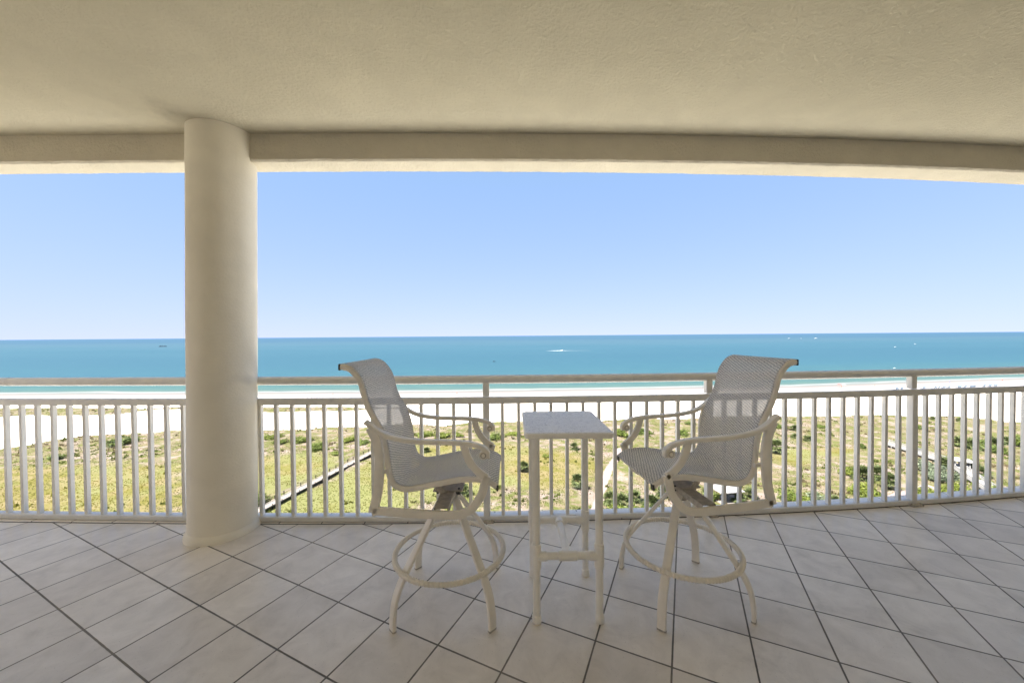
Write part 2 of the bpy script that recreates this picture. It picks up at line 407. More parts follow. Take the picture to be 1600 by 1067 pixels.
# ------------------------------------------------------------------ bar stools
def sidepath(pts, y, per=5): return catmull([(x, y, z) for x, z in pts], per)
SEAT = [(-.466, 1.231), (-.447, 1.229), (-.415, 1.212), (-.378, 1.163), (-.361, 1.102), (-.345, 1.048), (-.322, 1.0), (-.295, .952), (-.274, .897), (-.262, .843), (-.255, .781), (-.243, .713),
        (-.219, .672), (-.174, .654), (-.12, .658), (-.038, .674), (.064, .693), (.139, .698), (.2, .692), (.234, .678), (.257, .661)]
ARM = [(-.340, .982), (-.297, .947), (-.249, .918), (-.189, .900), (-.109, .889), (-.029, .885), (.05, .883), (.124, .877), (.177, .865), (.204, .851), (.219, .833), (.217, .812)]
POST_F = [(.110, .872), (.123, .822), (.149, .775), (.182, .741), (.214, .719)]
POST_L = [(.214, .728), (.204, .694), (.196, .660), (.189, .640), (.164, .600), (.129, .566), (.073, .548), (-.031, .550), (-.136, .557), (-.24, .565), (-.311, .571)]
POST_B = [(-.311, .563), (-.300, .606), (-.289, .655), (-.284, .69), (-.279, .758), (-.279, .825), (-.288, .879), (-.302, .919), (-.318, .955)]
def make_stool():
    root = empty('bar_stool', (0, 0, 0))
    tag(root, 'x', 'bar stool', 'pair of swivel bar stools either side of the high table')
    yS, yA = .205, .243
    f = MB()
    for s in (-1, 1): f.sweep(sidepath(SEAT, s*yS), rsec(.027, .024, .008), (0, 1, 0))
    # cross tubes that stretch the sling
    f.tube([(-.452, -yS, 1.222), (-.452, yS, 1.222)], .010, 8); f.tube([(.247, -yS, .663), (.247, yS, .663)], .010, 8)
    fr = f.build('seat_frame', M_frame, root, True)
    for s in (-1, 1):
        t = MB(); t.box((-.470, s*yS, 1.230), (.010, .027, .030), bev=.003); t.build('end_cap', M_dark, fr)
        t = MB(); t.box((.261, s*yS, .658), (.010, .027, .029), bev=.003); t.build('end_cap', M_dark, fr)
    # sling: one continuous woven panel from the headrest to the seat's front edge
    P = [Vector((x, 0, z)) for x, z in SEAT]; C = catmull(P, 5); n = len(C); m = 16; vs = []; fs = []; uv = []; L = [0]
    for i in range(1, n): L.append(L[-1]+(C[i]-C[i-1]).length)
    for i, p in enumerate(C):
        tt = (C[min(i+1, n-1)]-C[max(i-1, 0)]).normalized(); nn = Vector((0, 1, 0)).cross(tt)   # below / behind the panel
        ss = i/(n-1)
        for j in range(m+1):
            q = j/m*2-1; y = q*(yS+.004)
            sag = (1-abs(q)**2.6)*(.018*math.exp(-((ss-.73)/.16)**2)+.008*math.exp(-((ss-.35)/.25)**2))
            vs.append(p+Vector((0, y, 0))+nn*(sag*SGN+OFF)); uv.append((y, L[i]))
    for i in range(n-1):
        for j in range(m): fs.append((i*(m+1)+j, (i+1)*(m+1)+j, (i+1)*(m+1)+j+1, i*(m+1)+j+1))
    sl = mobj('sling', vs, fs, M_sling, root, True)
    ul = sl.data.uv_layers.new(name='UVMap')
    for lp in sl.data.loops: ul.data[lp.index].uv = uv[lp.vertex_index]
    for s in (-1, 1):
        a = MB(); a.sweep(sidepath(ARM, s*yA, 6), lambda q: rsec(.022, .034, .008), (0, 1, 0))
        ar = a.build('armrest', M_frame, root, True)
        b = MB(); b.tube([(.200, s*yA-.017, .826), (.200, s*yA+.017, .826)], .0195, 24); b.build('scroll', M_frame, ar, True)
        for q in (-1, 1): b = MB(); b.tube([(.200, s*yA+q*.0165, .826), (.200, s*yA+q*.0185, .826)], .0135, 20); b.build('scroll_ring', M_mech, ar, True); b = MB(); b.tube([(.200, s*yA+q*.018, .826), (.200, s*yA+q*.0215, .826)], .0085, 16); b.build('scroll_cap', M_frame, ar, True)
        g = MB(); g.sweep(sidepath(POST_F, s*yA), rsec(.036, .019, .006), (0, 1, 0))
        g.sweep(sidepath(POST_L, s*yA, 6), rsec(.039, .019, .006), (0, 1, 0)); g.sweep(sidepath(POST_B, s*yA), rsec(.043, .019, .006), (0, 1, 0))
        g.box((.196, s*(yA+yS)/2, .690), (.022, .03, .022)); g.box((-.284, s*(yA+yS)/2, .79), (.02, .032, .022)); g.box((-.262, s*(yA+yS)/2, .745), (.05, .012, .018))
        g.build('side_frame', M_frame, root, True)
    c = MB(); sec = [(-.034, -.016), (-.031, -.016), (-.031, .010), (.031, .010), (.031, -.016), (.034, -.016), (.034, .0135), (-.034, .0135)]
    vs = []; ys = [-.235, -.08, .08, .235]
    for y in ys:
        for x, z in sec: vs.append((x, y, .562+z))
    k = len(sec); fs = [(i*k+j, i*k+(j+1) % k, (i+1)*k+(j+1) % k, (i+1)*k+j) for i in range(3) for j in range(k)]
    c.add(vs, fs); c.build('cross_channel', M_mech, root)
    h = MB(); h.tube([(0, 0, .50), (0, 0, .556)], .030, 24); h.box((0, 0, .579), (.15, .12, .008), bev=.002)
    hb = h.build('swivel_hub', M_mech, root, True)
    for sx in (-1, 1):
        for sy in (-1, 1): b = MB(); b.tube([(sx*.055, sy*.04, .56), (sx*.055, sy*.04, .588)], .006, 8); b.build('bolt', M_dark, hb, True)
    b = MB(); b.tube([(.012*math.cos(i*.9)+.045, .012*math.sin(i*.9), .535+i*.0012) for i in range(28)], .0025, 6); b.build('spring', M_dark, hb, True)
    # second support: flat recline bars from the seat to the channel
    b = MB()
    pass
    for s in (-.07, .07): b = MB(); b.sweep([(-.02, s, .575), (-.045, s, .61), (-.06, s, .636)], rsec(.03, .006, .002), (0, 1, 0)); b.build('recline_bar', M_mech, root)
    for k in range(4):
        a = R(45+90*k); er = Vector((math.cos(a), math.sin(a), 0)); lat = Vector((-math.sin(a), math.cos(a), 0))
        pr = [(.018, .548), (.060, .515), (.120, .435), (.185, .345), (.240, .268), (.282, .205), (.312, .14), (.325, .07), (.327, .008)]
        g = MB(); g.sweep([p for p in catmull([er*r_+Vector((0, 0, z)) for r_, z in pr], 5)], lambda q: rsec(.020, .038+.004*q, .006), lat)
        lg = g.build('leg', M_frame, root, True)
        g = MB(); g.sweep([er*.327+Vector((0, 0, .008)), er*.327], rsec(.021, .043, .006), lat); g.build('foot_glide', M_mech, lg)
    n, kk, RR, rr_ = 468, 10, .2800, .0125; vs = []; fs = []
    for i in range(n):
        a = 2*math.pi*i/n; rr2 = rr_*(1+.17*math.sin(i*math.pi*2/4)); twist = random.uniform(-.0004, .0004)
        for j in range(kk):
            b_ = 2*math.pi*j/kk; aa = a+.03*math.cos(b_)*.35
            vs.append(((RR+rr2*math.cos(b_)+twist)*math.cos(aa), (RR+rr2*math.cos(b_)+twist)*math.sin(aa), .248+rr2*math.sin(b_)))
    for i in range(n):
        for j in range(kk): fs.append((i*kk+j, ((i+1) % n)*kk+j, ((i+1) % n)*kk+(j+1) % kk, i*kk+(j+1) % kk))
    mobj('foot_ring', vs, fs, M_rope, root, True)
    return root
SGN, OFF = 1, -.0155
def copy_tree(o, parent=None):
    c = o.copy(); scene.collection.objects.link(c)
    if parent: c.parent = parent
    for ch in o.children: copy_tree(ch, c)
    return c
st = make_stool(); st.location = (-.335, 1.92, 0); st.rotation_euler.z = R(0)
st['label'] = 'cream bar stool with grey sling seat nearer the column, facing right'
s2 = copy_tree(st); s2.location = (.89, 1.935, 0); s2.rotation_euler.z = R(186)
s2['label'] = 'cream bar stool with grey sling seat right of the high table, facing left'

# ------------------------------------------------------------------ high table
def make_table():
    root = empty('bar_table', (.2585, 1.905, 0)); tag(root, 'narrow white high table with grey textured top standing between the two stools', 'table')
    t = NT('grey_textured_top'); c = t.coord(); n1 = t.noise(c, 20, 5, .7, 2.5); v = t.n('TexVoronoi', feature='F1'); v.inputs['Scale'].default_value = 30
    wv = t.n('VectorMath', operation='ADD'); t.l(c, wv.inputs[0]); nz = t.noise(c, 22, 3, out=1); t.l(nz, wv.inputs[1]); t.l(wv.outputs[0], v.inputs['Vector'])
    h = t.math('ADD', n1, v.outputs[0]); t.set(t.ramp(h, [(.60, (.22, .22, .22)), (.76, (.56, .55, .52)), (.93, (.95, .93, .88))]), .42, .5); t.bump(h, .6, .003)
    def rr(xh, yh, r, z, n=6):
        o = []
        for cx, cy, a0 in ((xh-r, yh-r, 0), (-xh+r, yh-r, 90), (-xh+r, -yh+r, 180), (xh-r, -yh+r, 270)):
            for k in range(n+1): a = R(a0+90*k/n); o.append((cx+r*math.cos(a), cy+r*math.sin(a), z))
        return o
    vs = []; lay = [(.196, .238, .0, .897), (.203, .245, .0, .900), (.205, .247, .0, .906), (.205, .247, 0, .918), (.203, .245, 0, .9225), (.198, .240, 0, .9245)]
    for xh, yh, _, z in lay: vs += rr(xh, yh, .022, z)
    n = len(vs)//len(lay); fs = [tuple(reversed(range(n)))]
    for i in range(len(lay)-1):
        for k in range(n): fs.append((i*n+k, i*n+(k+1) % n, (i+1)*n+(k+1) % n, (i+1)*n+k))
    tp = mobj('tabletop', vs, fs, M_pvc, root)
    mobj('top_sheet', rr(.198, .240, .022, .9255)+rr(.198, .240, .022, .9235), [tuple(range(n))]+[(k, n+k, n+(k+1) % n, (k+1) % n) for k in range(n)], t.m, tp)
    lx, ly = .150, .170
    for sx in (-1, 1):
        for sy in (-1, 1):
            x, y = sx*lx, sy*ly - (0 if sy < 0 else 0); m = MB()
            m.tube([(x, y, .03), (x, y, .897)], .0185, 20); lg = m.build('leg', M_pvc, root, True)
            m = MB(); m.tube([(x, y, 0), (x, y, .004), (x, y, .034), (x, y, .038)], [.0195, .0225, .0225, .0195], 20); m.build('end_cap', M_pvc, lg, True)
            m = MB(); m.tube([(x, y, .262), (x, y, .265), (x, y, .375), (x, y, .378)], [.0205, .0235, .0235, .0205], 20); m.tube([(x, y, .32), (x-sx*.048, y, .32), (x-sx*.05, y, .32)], [.0235, .0235, .0205], 20)
            m.build('tee_fitting', M_pvc, lg, True)
    for sy in (-1, 1):
        m = MB(); m.tube([(-lx, sy*ly, .32), (lx, sy*ly, .32)], .0185, 20); b = m.build('crossbar', M_pvc, root, True)
        m = MB(); m.tube([(-.045, sy*ly, .32), (-.043, sy*ly, .32), (.043, sy*ly, .32), (.045, sy*ly, .32)], [.0205, .0235, .0235, .0205], 20); m.tube([(0, sy*ly, .32), (0, sy*(ly-.05), .32)], .0235, 20); m.build('tee_fitting', M_pvc, b, True)
    m = MB(); m.tube([(0, -ly, .32), (0, ly, .32)], .0185, 20); m.build('stretcher', M_pvc, root, True)
    m = MB()
    for sx in (-1, 1): m = MB(); m.box((sx*lx, 0, .885), (.03, 2*ly-.04, .022)); m.build('apron', M_pvc, root)
make_table()

# ------------------------------------------------------------------ beach, dunes and sea
def W(uvs, z=G): return np.array([[GP(u, v_, z).x, GP(u, v_, z).y] for u, v_ in uvs])
SHORE = W([(-500, 619), (0, 615), (280, 613.5), (400, 613), (600, 612), (800, 610), (1100, 604.5), (1250, 603), (1400, 597.5), (1600, 590.5), (2100, 573)])
DUNE = W([(-500, 742), (-150, 715), (0, 700), (50, 693), (100, 684), (150, 677), (200, 674.5), (280, 672.5), (400, 671.5), (500, 669), (580, 665), (700, 663.5), (800, 659), (960, 655), (1100, 652), (1240, 651.5), (1330, 650), (1440, 650), (1500, 651.5), (1560, 656), (1600, 660), (1800, 668), (2100, 690)])
STRIPF = W([(-500, 637), (0, 637), (150, 637), (260, 637), (400, 636), (580, 636), (640, 638)])     # farther edge of the seaward vegetation strip
STRIPN = W([(-500, 664), (0, 650.5), (60, 649.5), (150, 648), (200, 645.5), (265, 638), (390, 638), (410, 644.5), (500, 643), (560, 641.5), (600, 638.5)])
def yat(P, x): i = np.argsort(P[:, 0]); return np.interp(x, P[i, 0], P[i, 1])
MEADOW = [W(p) for p in (
    [(-200, 735), (0, 735), (130, 728), (290, 724), (290, 830), (-200, 850)],
    [(400, 712), (480, 708), (545, 712), (420, 775), (380, 790)],
    [(400, 805), (480, 762), (600, 712), (640, 722), (650, 830), (400, 830)],
    [(640, 700), (760, 692), (850, 700), (945, 716), (950, 735), (915, 752), (850, 762), (760, 765), (650, 775)],
    [(1200, 703), (1260, 702), (1330, 702), (1335, 716), (1300, 720), (1200, 722)])]
PATH = [W([(968, 701), (962, 716), (951, 733), (942, 752), (938, 775), (930, 800)]), W([(1330, 790), (1400, 775), (1450, 762), (1520, 790)]), W([(395, 800), (340, 760), (300, 745)])]
def inpoly(P, x, y):
    c = np.zeros_like(x, bool); j = len(P)-1
    for i in range(len(P)):
        xi, yi = P[i]; xj, yj = P[j]; m_ = ((yi > y) != (yj > y)) & (x < (xj-xi)*(y-yi)/(yj-yi+1e-12)+xi); c ^= m_; j = i
    return c
def vnoise(x, y, s, seed=0):
    r = np.random.default_rng(seed); T = r.random((256, 256)); X = x/s; Y = y/s; xi = np.floor(X).astype(int); yi = np.floor(Y).astype(int); fx = X-xi; fy = Y-yi
    fx = fx*fx*(3-2*fx); fy = fy*fy*(3-2*fy); g = lambda a, b: T[a % 256, b % 256]
    return (g(xi, yi)*(1-fx)+g(xi+1, yi)*fx)*(1-fy)+(g(xi, yi+1)*(1-fx)+g(xi+1, yi+1)*fx)*fy
def fbm(x, y, s, seed=0): return sum(vnoise(x, y, s/2**k, seed+k)*.5**k for k in range(4))/1.875
def masks(x, y):
    j = (fbm(x, y, 14, 3)-.5)*16 + (fbm(x, y, 3, 9)-.5)*6
    yd = yat(DUNE, x); veg = np.clip((yd-y+j*.55)/2.5+.5, 0, 1)
    s1 = np.clip((y-yat(STRIPN, x)+j*.6)/3+.5, 0, 1)*np.clip((yat(STRIPF, x)-y+j*.6)/3+.5, 0, 1)*(x < -30)
    veg = np.maximum(veg, s1*.9)
    mead = np.zeros_like(x)
    xx, yy = x+(fbm(x, y, 12, 21)-.5)*12, y+(fbm(x, y, 12, 31)-.5)*12
    for P in MEADOW:
        for dx, dy in ((0, 0), (2, 0), (-2, 0), (0, 2), (0, -2), (1.5, 1.5), (-1.5, -1.5)): mead += inpoly(P, xx+dx, yy+dy)/7.0
    pth = np.zeros_like(x)
    for P in PATH:
        d = np.full(x.shape, 1e9)
        for a, b in zip(P[:-1], P[1:]):
            ab = b-a; t = np.clip(((x-a[0])*ab[0]+(y-a[1])*ab[1])/(ab@ab), 0, 1); d = np.minimum(d, np.hypot(x-a[0]-ab[0]*t, y-a[1]-ab[1]*t))
        pth = np.maximum(pth, np.clip((1.5-d)/1.0, 0, 1))
    shore = yat(SHORE, x)-y
    return veg, np.clip(mead, 0, 1), pth, shore
def gheight(x, y):
    veg, md, pt, sh = masks(x, y)
    h = (fbm(x, y, 22, 50)-.5)*1.5*veg + (fbm(x, y, 5, 60)-.5)*.5*veg*(1-md*.6) + (fbm(x, y, 2, 66)-.5)*.25*veg*(1-md*.5)
    h *= np.clip((y-40)/20, 0, 1)
    drop = np.clip((3-sh)/10, 0, 1)
    return h - 1.2*drop*drop*(3-2*drop)
xs = np.concatenate([[-40000, -8000, -2500, -1000], np.arange(-520, -180, 6.), np.arange(-180, 190, 1.15), np.arange(190, 620, 6.), [1000, 2500, 8000, 40000]])
ys = np.concatenate([[-300, 0, 25, 45, 55], np.arange(62, 175, 1.0), np.arange(175, 420, 2.2), [450, 600]])
X, Y = np.meshgrid(xs, ys); x = X.ravel(); y = Y.ravel(); Z = G+gheight(x, y)
nx, ny = len(xs), len(ys); idx = np.arange(nx*ny).reshape(ny, nx)
fs = np.stack([idx[:-1, :-1], idx[:-1, 1:], idx[1:, 1:], idx[1:, :-1]], -1).reshape(-1, 4)
def mat_ground():
    t = NT('dune_and_beach'); c = t.coord(); at = t.n('Attribute', attribute_name='zone'); sp = t.n('SeparateColor'); t.l(at.outputs['Color'], sp.inputs[0])
    veg, mead, wet = sp.outputs[0], sp.outputs[1], sp.outputs[2]
    n1 = t.noise(c, .22, 6, .6); n2 = t.noise(c, .9, 6, .65); n3 = t.noise(c, 3.2, 5, .7); n4 = t.noise(c, .05, 3); n5 = t.noise(c, .45, 5, .6, .4)
    sand = t.mix(t.ramp(n3, [(.35, 0), (.7, 1)]), (.74, .68, .59), (.82, .77, .69))
    sand = t.mix(t.ramp(t.noise(c, .12, 5), [(.45, 0), (.7, .35)]), sand, (.62, .58, .52))
    sand = t.mix(wet, sand, (.135, .125, .120))
    straw = t.ramp(n3, [(.3, (.070, .055, .028)), (.5, (.105, .088, .050)), (.72, (.145, .125, .080))])
    green = t.ramp(n3, [(.3, (.034, .043, .009)), (.52, (.060, .070, .018)), (.75, (.095, .105, .035))])
    dsand = t.ramp(n3, [(.3, (.105, .083, .058)), (.6, (.165, .140, .110))])
    v = t.mix(t.ramp(n5, [(.40, 0), (.56, .95)]), straw, green)
    v = t.mix(t.ramp(n1, [(.50, 0), (.62, .85)]), v, dsand)
    mcol = t.mix(t.ramp(n1, [(.40, 0), (.56, 1)]), t.ramp(n3, [(.3, (.062, .060, .011)), (.7, (.095, .090, .026))]), t.ramp(n3, [(.3, (.088, .074, .026)), (.7, (.125, .110, .052))]))
    mcol = t.mix(t.ramp(n4, [(.44, 0), (.58, .8)]), mcol, t.ramp(n3, [(.3, (.070, .080, .022)), (.7, (.105, .115, .045))]))
    v = t.mix(mead, v, mcol)
    vf = t.math('ADD', veg, t.math('MULTIPLY', t.math('SUBTRACT', n2, .5), .7)); vf = t.ramp(vf, [(.42, 0), (.54, 1)])
    trl = t.n('Attribute', attribute_name='trail').outputs['Fac']
    v = t.mix(t.ramp(t.math('ADD', trl, t.math('MULTIPLY', t.math('SUBTRACT', n2, .5), .8)), [(.4, 0), (.6, 1)]), v, (.165, .138, .112))
    t.set(t.mix(vf, sand, t.mix(1.0, v, (1.28, 1.22, 1.42), 'MULTIPLY')), .95, .05)
    t.bump(t.math('ADD', t.math('MULTIPLY', n3, .5), n2), .4, .2); return t.m
M_ground = mat_ground()
me = bpy.data.meshes.new('ground'); me.from_pydata(np.stack([x, y, Z], 1).tolist(), [], fs.tolist()); me.materials.append(M_ground)
veg, mead, pth, sh = masks(x, y); wet = np.clip((30-sh)/24, 0, 1)**.6
ca = me.color_attributes.new('zone', 'FLOAT_COLOR', 'POINT'); ca.data.foreach_set('color', np.stack([veg, mead, wet, np.ones_like(veg)], 1).ravel().astype(np.float32))
at = me.attributes.new('trail', 'FLOAT', 'POINT'); at.data.foreach_set('value', pth.astype(np.float32))
me.polygons.foreach_set('use_smooth', [True]*len(me.polygons)); me.update()
og = bpy.data.objects.new('ground', me); scene.collection.objects.link(og); tag(og, kind='structure')
from mathutils.bvhtree import BVHTree
def gz(px_, py_): return G+float(gheight(np.array([px_]), np.array([py_]))[0])
# unseen pale slab, added below the balcony to bounce light up to the ceiling
mb = MB(); mb.box((0, 22, G+.35), (160, 34, .3)); tag(mb.build('bounce_slab', mat_plain('pale_bounce', (.66, .635, .575), .85, .04, 3)), kind='structure')

# sea: rows follow the shoreline, uv.y is the distance offshore in metres
WL = G-.45
dist = np.concatenate([[-14, -4, 0, 2, 4, 7, 11, 16, 24, 36, 55, 80, 120, 180, 280, 420, 700, 1200, 2000, 3500, 6000, 12000, 25000, 70000]])
sx = np.concatenate([[-90000, -30000, -9000, -3000, -1200], np.arange(-700, 1000, 12.), [1500, 3000, 9000, 30000, 90000]])
base = yat(SHORE, np.clip(sx, SHORE[:, 0].min(), SHORE[:, 0].max())); vs = []; uvv = []
for dd in dist:
    k = math.exp(-max(dd, 0)/900)
    for q, b0 in zip(sx, base):
        wav = (float(fbm(np.array([q]), np.array([0.]), 40, 77)[0])-.5)*7*math.exp(-abs(dd)/30)
        vs.append((q, b0*k+260*(1-k)+dd+3+wav, WL)); uvv.append((q, dd))
ns = len(sx); fs = [(j*ns+i, j*ns+i+1, (j+1)*ns+i+1, (j+1)*ns+i) for j in range(len(dist)-1) for i in range(ns-1)]
def mat_sea():
    t = NT('sea_water'); at = t.n('Attribute', attribute_name='offshore'); dd = at.outputs['Fac']; c = t.coord()
    mp = t.n('Mapping'); mp.inputs['Scale'].default_value = (.0011, .0045, 1); t.l(c, mp.inputs[0]); big = t.noise(mp.outputs[0], 1, 5, .6)
    lg = t.math('LOGARITHM', t.math('MAXIMUM', dd, 1.0), 10.0)
    lg = t.math('ADD', lg, t.math('MULTIPLY', t.math('SUBTRACT', big, .5), 1.0))
    f = t.math('DIVIDE', lg, 4.3)
    col_ = t.ramp(f, [(.0, (.098, .120, .104)), (.20, (.070, .110, .092)), (.36, (.043, .095, .090)), (.48, (.028, .078, .100)), (.60, (.026, .072, .098)), (.68, (.030, .078, .104)), (.76, (.040, .084, .110)), (.82, (.031, .072, .108)), (.92, (.034, .078, .118))])
    mp2 = t.n('Mapping'); mp2.inputs['Scale'].default_value = (.05, .22, 1); t.l(c, mp2.inputs[0]); n2 = t.noise(mp2.outputs[0], 1, 6, .65)
    col_ = t.mix(t.ramp(n2, [(.35, .35), (.6, 0)]), col_, (.016, .050, .075))
    # breaking edge
    mp3 = t.n('Mapping'); mp3.inputs['Scale'].default_value = (.03, .25, 1); t.l(c, mp3.inputs[0]); n3 = t.noise(mp3.outputs[0], 1, 4, .6)
    e = t.math('ADD', dd, t.math('MULTIPLY', t.math('SUBTRACT', n3, .5), 9)); foam = t.ramp(t.math('DIVIDE', e, 12), [(.0, .25), (.18, .9), (.42, .7), (.62, 0)])
    col_ = t.mix(foam, t.mix(1.0, col_, (.90, .90, .90), 'MULTIPLY'), (.19, .19, .185)); t.set(col_, .5, .06)
    mp4 = t.n('Mapping'); mp4.inputs['Scale'].default_value = (.5, 1.4, 1); t.l(c, mp4.inputs[0]); t.bump(t.noise(mp4.outputs[0], 1, 5, .65), .5, .25); return t.m
ow = mobj('sea', vs, fs, mat_sea()); tag(ow, kind='structure')
at = ow.data.attributes.new('offshore', 'FLOAT', 'POINT'); at.data.foreach_set('value', np.array([q[1] for q in uvv], np.float32))

# ------------------------------------------------------------------ plants
def mat_leaf(name, lo, hi, scale=1.2):
    t = NT(name); c = t.coord(); g = t.n('NewGeometry'); r = g.outputs['Random Per Island']
    f = t.math('ADD', t.math('MULTIPLY', t.noise(c, scale, 3), .5), t.math('MULTIPLY', r, .5))
    oi = t.n('ObjectInfo'); f = t.math('ADD', f, t.math('MULTIPLY', t.math('SUBTRACT', oi.outputs['Random'], .5), .25))
    col_ = t.ramp(f, [(.25, lo), (.75, hi)]); t.set(col_, .6, .3)
    tl = t.n('BsdfTranslucent'); t.l(col_, tl.inputs[0]); m = t.n('MixShader'); m.inputs[0].default_value = .25
    t.l(t.b.outputs[0], m.inputs[1]); t.l(tl.outputs[0], m.inputs[2]); t.l(m.outputs[0], t.out.inputs[0]); return t.m
M_shrub = mat_leaf('shrub_leaves', (.034, .055, .009), (.13, .165, .032))
M_lime = mat_leaf('bright_shrub_leaves', (.05, .075, .009), (.155, .18, .03))
M_silver = mat_leaf('silvery_leaves', (.06, .08, .045), (.17, .20, .13))
M_palm = mat_leaf('palm_fronds', (.026, .040, .010), (.125, .15, .055))
M_dead = mat_leaf('dry_fronds', (.06, .04, .02), (.13, .10, .05))
M_trunk = mat_plain('palm_trunk_bark', (.08, .062, .045), .95, .35, 12)
M_tuft = NT('dune_grass_blades'); _a = M_tuft.n('Attribute', attribute_name='tint'); M_tuft.set(_a.outputs['Color'], .85, .1)
_t = M_tuft.n('BsdfTranslucent'); M_tuft.l(_a.outputs['Color'], _t.inputs[0]); _m = M_tuft.n('MixShader'); _m.inputs[0].default_value = .5
M_tuft.l(M_tuft.b.outputs[0], _m.inputs[1]); M_tuft.l(_t.outputs[0], _m.inputs[2]); M_tuft.l(_m.outputs[0], M_tuft.out.inputs[0]); M_tuft = M_tuft.m
def leaf_cloud(nl, seed, flat=.62, size=.16, dark=False):
    r = random.Random(seed); vs = []; fs = []
    lob = [(r.uniform(-.55, .55), r.uniform(-.55, .55), r.uniform(.15, .55)*flat*1.3, r.uniform(.26, .48)) for _ in range(9)]
    for _ in range(nl):
        cx, cy, cz, rad = r.choice(lob); d = Vector((r.gauss(0, 1), r.gauss(0, 1), r.gauss(0, 1))).normalized()
        p = Vector((cx, cy, cz))+Vector((d.x, d.y, d.z*flat))*rad*(r.random()**.35)
        if p.z < .02: p.z = r.uniform(.02, .15)
        a = Vector((r.gauss(0, 1), r.gauss(0, 1), r.gauss(0, .6))).normalized(); b = a.cross(d+Vector((0, 0, .4))).normalized(); s = size*r.uniform(.5, 1.2)
        n0 = len(vs); vs += [p-a*s, p-b*s*.45, p+a*s, p+b*s*.45]; fs.append((n0, n0+1, n0+2, n0+3))
    return vs, fs
def fan_crown(seed, nf=42, top=1.0):
    r = random.Random(seed); vs = []; fs = []
    for k in range(nf):
        az_ = r.uniform(0, 6.283); elv = r.uniform(-.75, 1.45); L_ = r.uniform(.3, .55); d = Vector((math.cos(az_)*math.cos(elv), math.sin(az_)*math.cos(elv), math.sin(elv)))
        side = d.cross(Vector((0, 0, 1))); side = side.normalized() if side.length > .05 else Vector((1, 0, 0)); u_ = side.cross(d).normalized()
        hub = d*L_*.75; w0 = .015; n0 = len(vs); vs += [side*w0, -side*w0, hub-side*w0, hub+side*w0]; fs.append((n0, n0+1, n0+2, n0+3))
        fr = r.uniform(.42, .6)
        for j in range(9):
            a = R(-100+25*j+r.uniform(-6, 6)); q = d*math.cos(a*.8)+side*math.sin(a*.8); tip = hub+q*fr*r.uniform(.8, 1.1)+Vector((0, 0, -.14*r.random()-.05))+u_*.03
            mid = hub+q*fr*.5; pw = q.cross(u_).normalized()*.045; n0 = len(vs); vs += [hub, mid+pw, tip, mid-pw+u_*.02]; fs.append((n0, n0+1, n0+2, n0+3))
    return vs, fs
SH = {}
for nm, mt in (('s', M_shrub), ('l', M_lime), ('g', M_silver)):
    SH[nm] = []
    for k in range(3):
        v, f = leaf_cloud(1500, 100+k, size=.085); me = bpy.data.meshes.new('foliage'); me.from_pydata([tuple(q) for q in v], [], f); me.materials.append(mt); SH[nm].append(me)
PC = []; PD = []
for k in range(4):
    v, f = fan_crown(200+k); me = bpy.data.meshes.new('crown'); me.from_pydata([tuple(q) for q in v], [], f); me.materials.append(M_palm); PC.append(me)
def stems(seed):
    r = random.Random(seed); m = MB()
    for k in range(6):
        a = r.uniform(0, 6.28); d = r.uniform(.15, .5); m.tube([(0, 0, -.15), (math.cos(a)*d*.5, math.sin(a)*d*.5, .2), (math.cos(a)*d, math.sin(a)*d, .5)], [.03, .022, .01], 5)
    o = m.build('stem', M_trunk); me = o.data; bpy.data.objects.remove(o); return me
STEM = [stems(k) for k in range(2)]
def trunk_me(seed):
    r = random.Random(seed); m = MB(); pts = []; rs = []
    for k in range(9): pts.append((.05*math.sin(k*.5+seed), .04*math.cos(k*.4), k/8-.03)); rs.append((.085 if k % 2 else .07)*(1.25 if k < 2 else 1))
    m.tube(pts, rs, 8); o = m.build('trunk', M_trunk); me = o.data; bpy.data.objects.remove(o); return me
TR = [trunk_me(k) for k in range(2)]
pi_ = 0
def link(name, me, parent, loc, scl, rz):
    o = bpy.data.objects.new(name, me); scene.collection.objects.link(o); o.parent = parent; o.location = loc; o.scale = scl; o.rotation_euler.z = rz; return o
def plant(kind, u, v_, h, wd, label):
    global pi_; pi_ += 1; p = GP(u, v_); z = gz(p.x, p.y)
    if kind == 'p':
        root = empty('palm_tree', (p.x, p.y, z)); tag(root, label, 'palm tree', 'palms on the dunes')
        th = max(.25, h-wd*.80); link('trunk', TR[pi_ % 2], root, (0, 0, 0), (1.5, 1.5, th), pi_*1.7)
        link('crown', PC[pi_ % 4], root, (0, 0, th), (wd*.74, wd*.74, wd*.74), pi_*2.1)
    else:
        root = empty('shrub', (p.x, p.y, z)); tag(root, label, 'shrub', 'shrubs on the dunes')
        link('foliage', SH[kind][pi_ % 3], root, (0, 0, 0), (wd*.74, wd*.62, h*1.35), pi_*1.3); link('stem', STEM[pi_ % 2], root, (0, 0, 0), (wd*.5, wd*.5, h), pi_*.7)
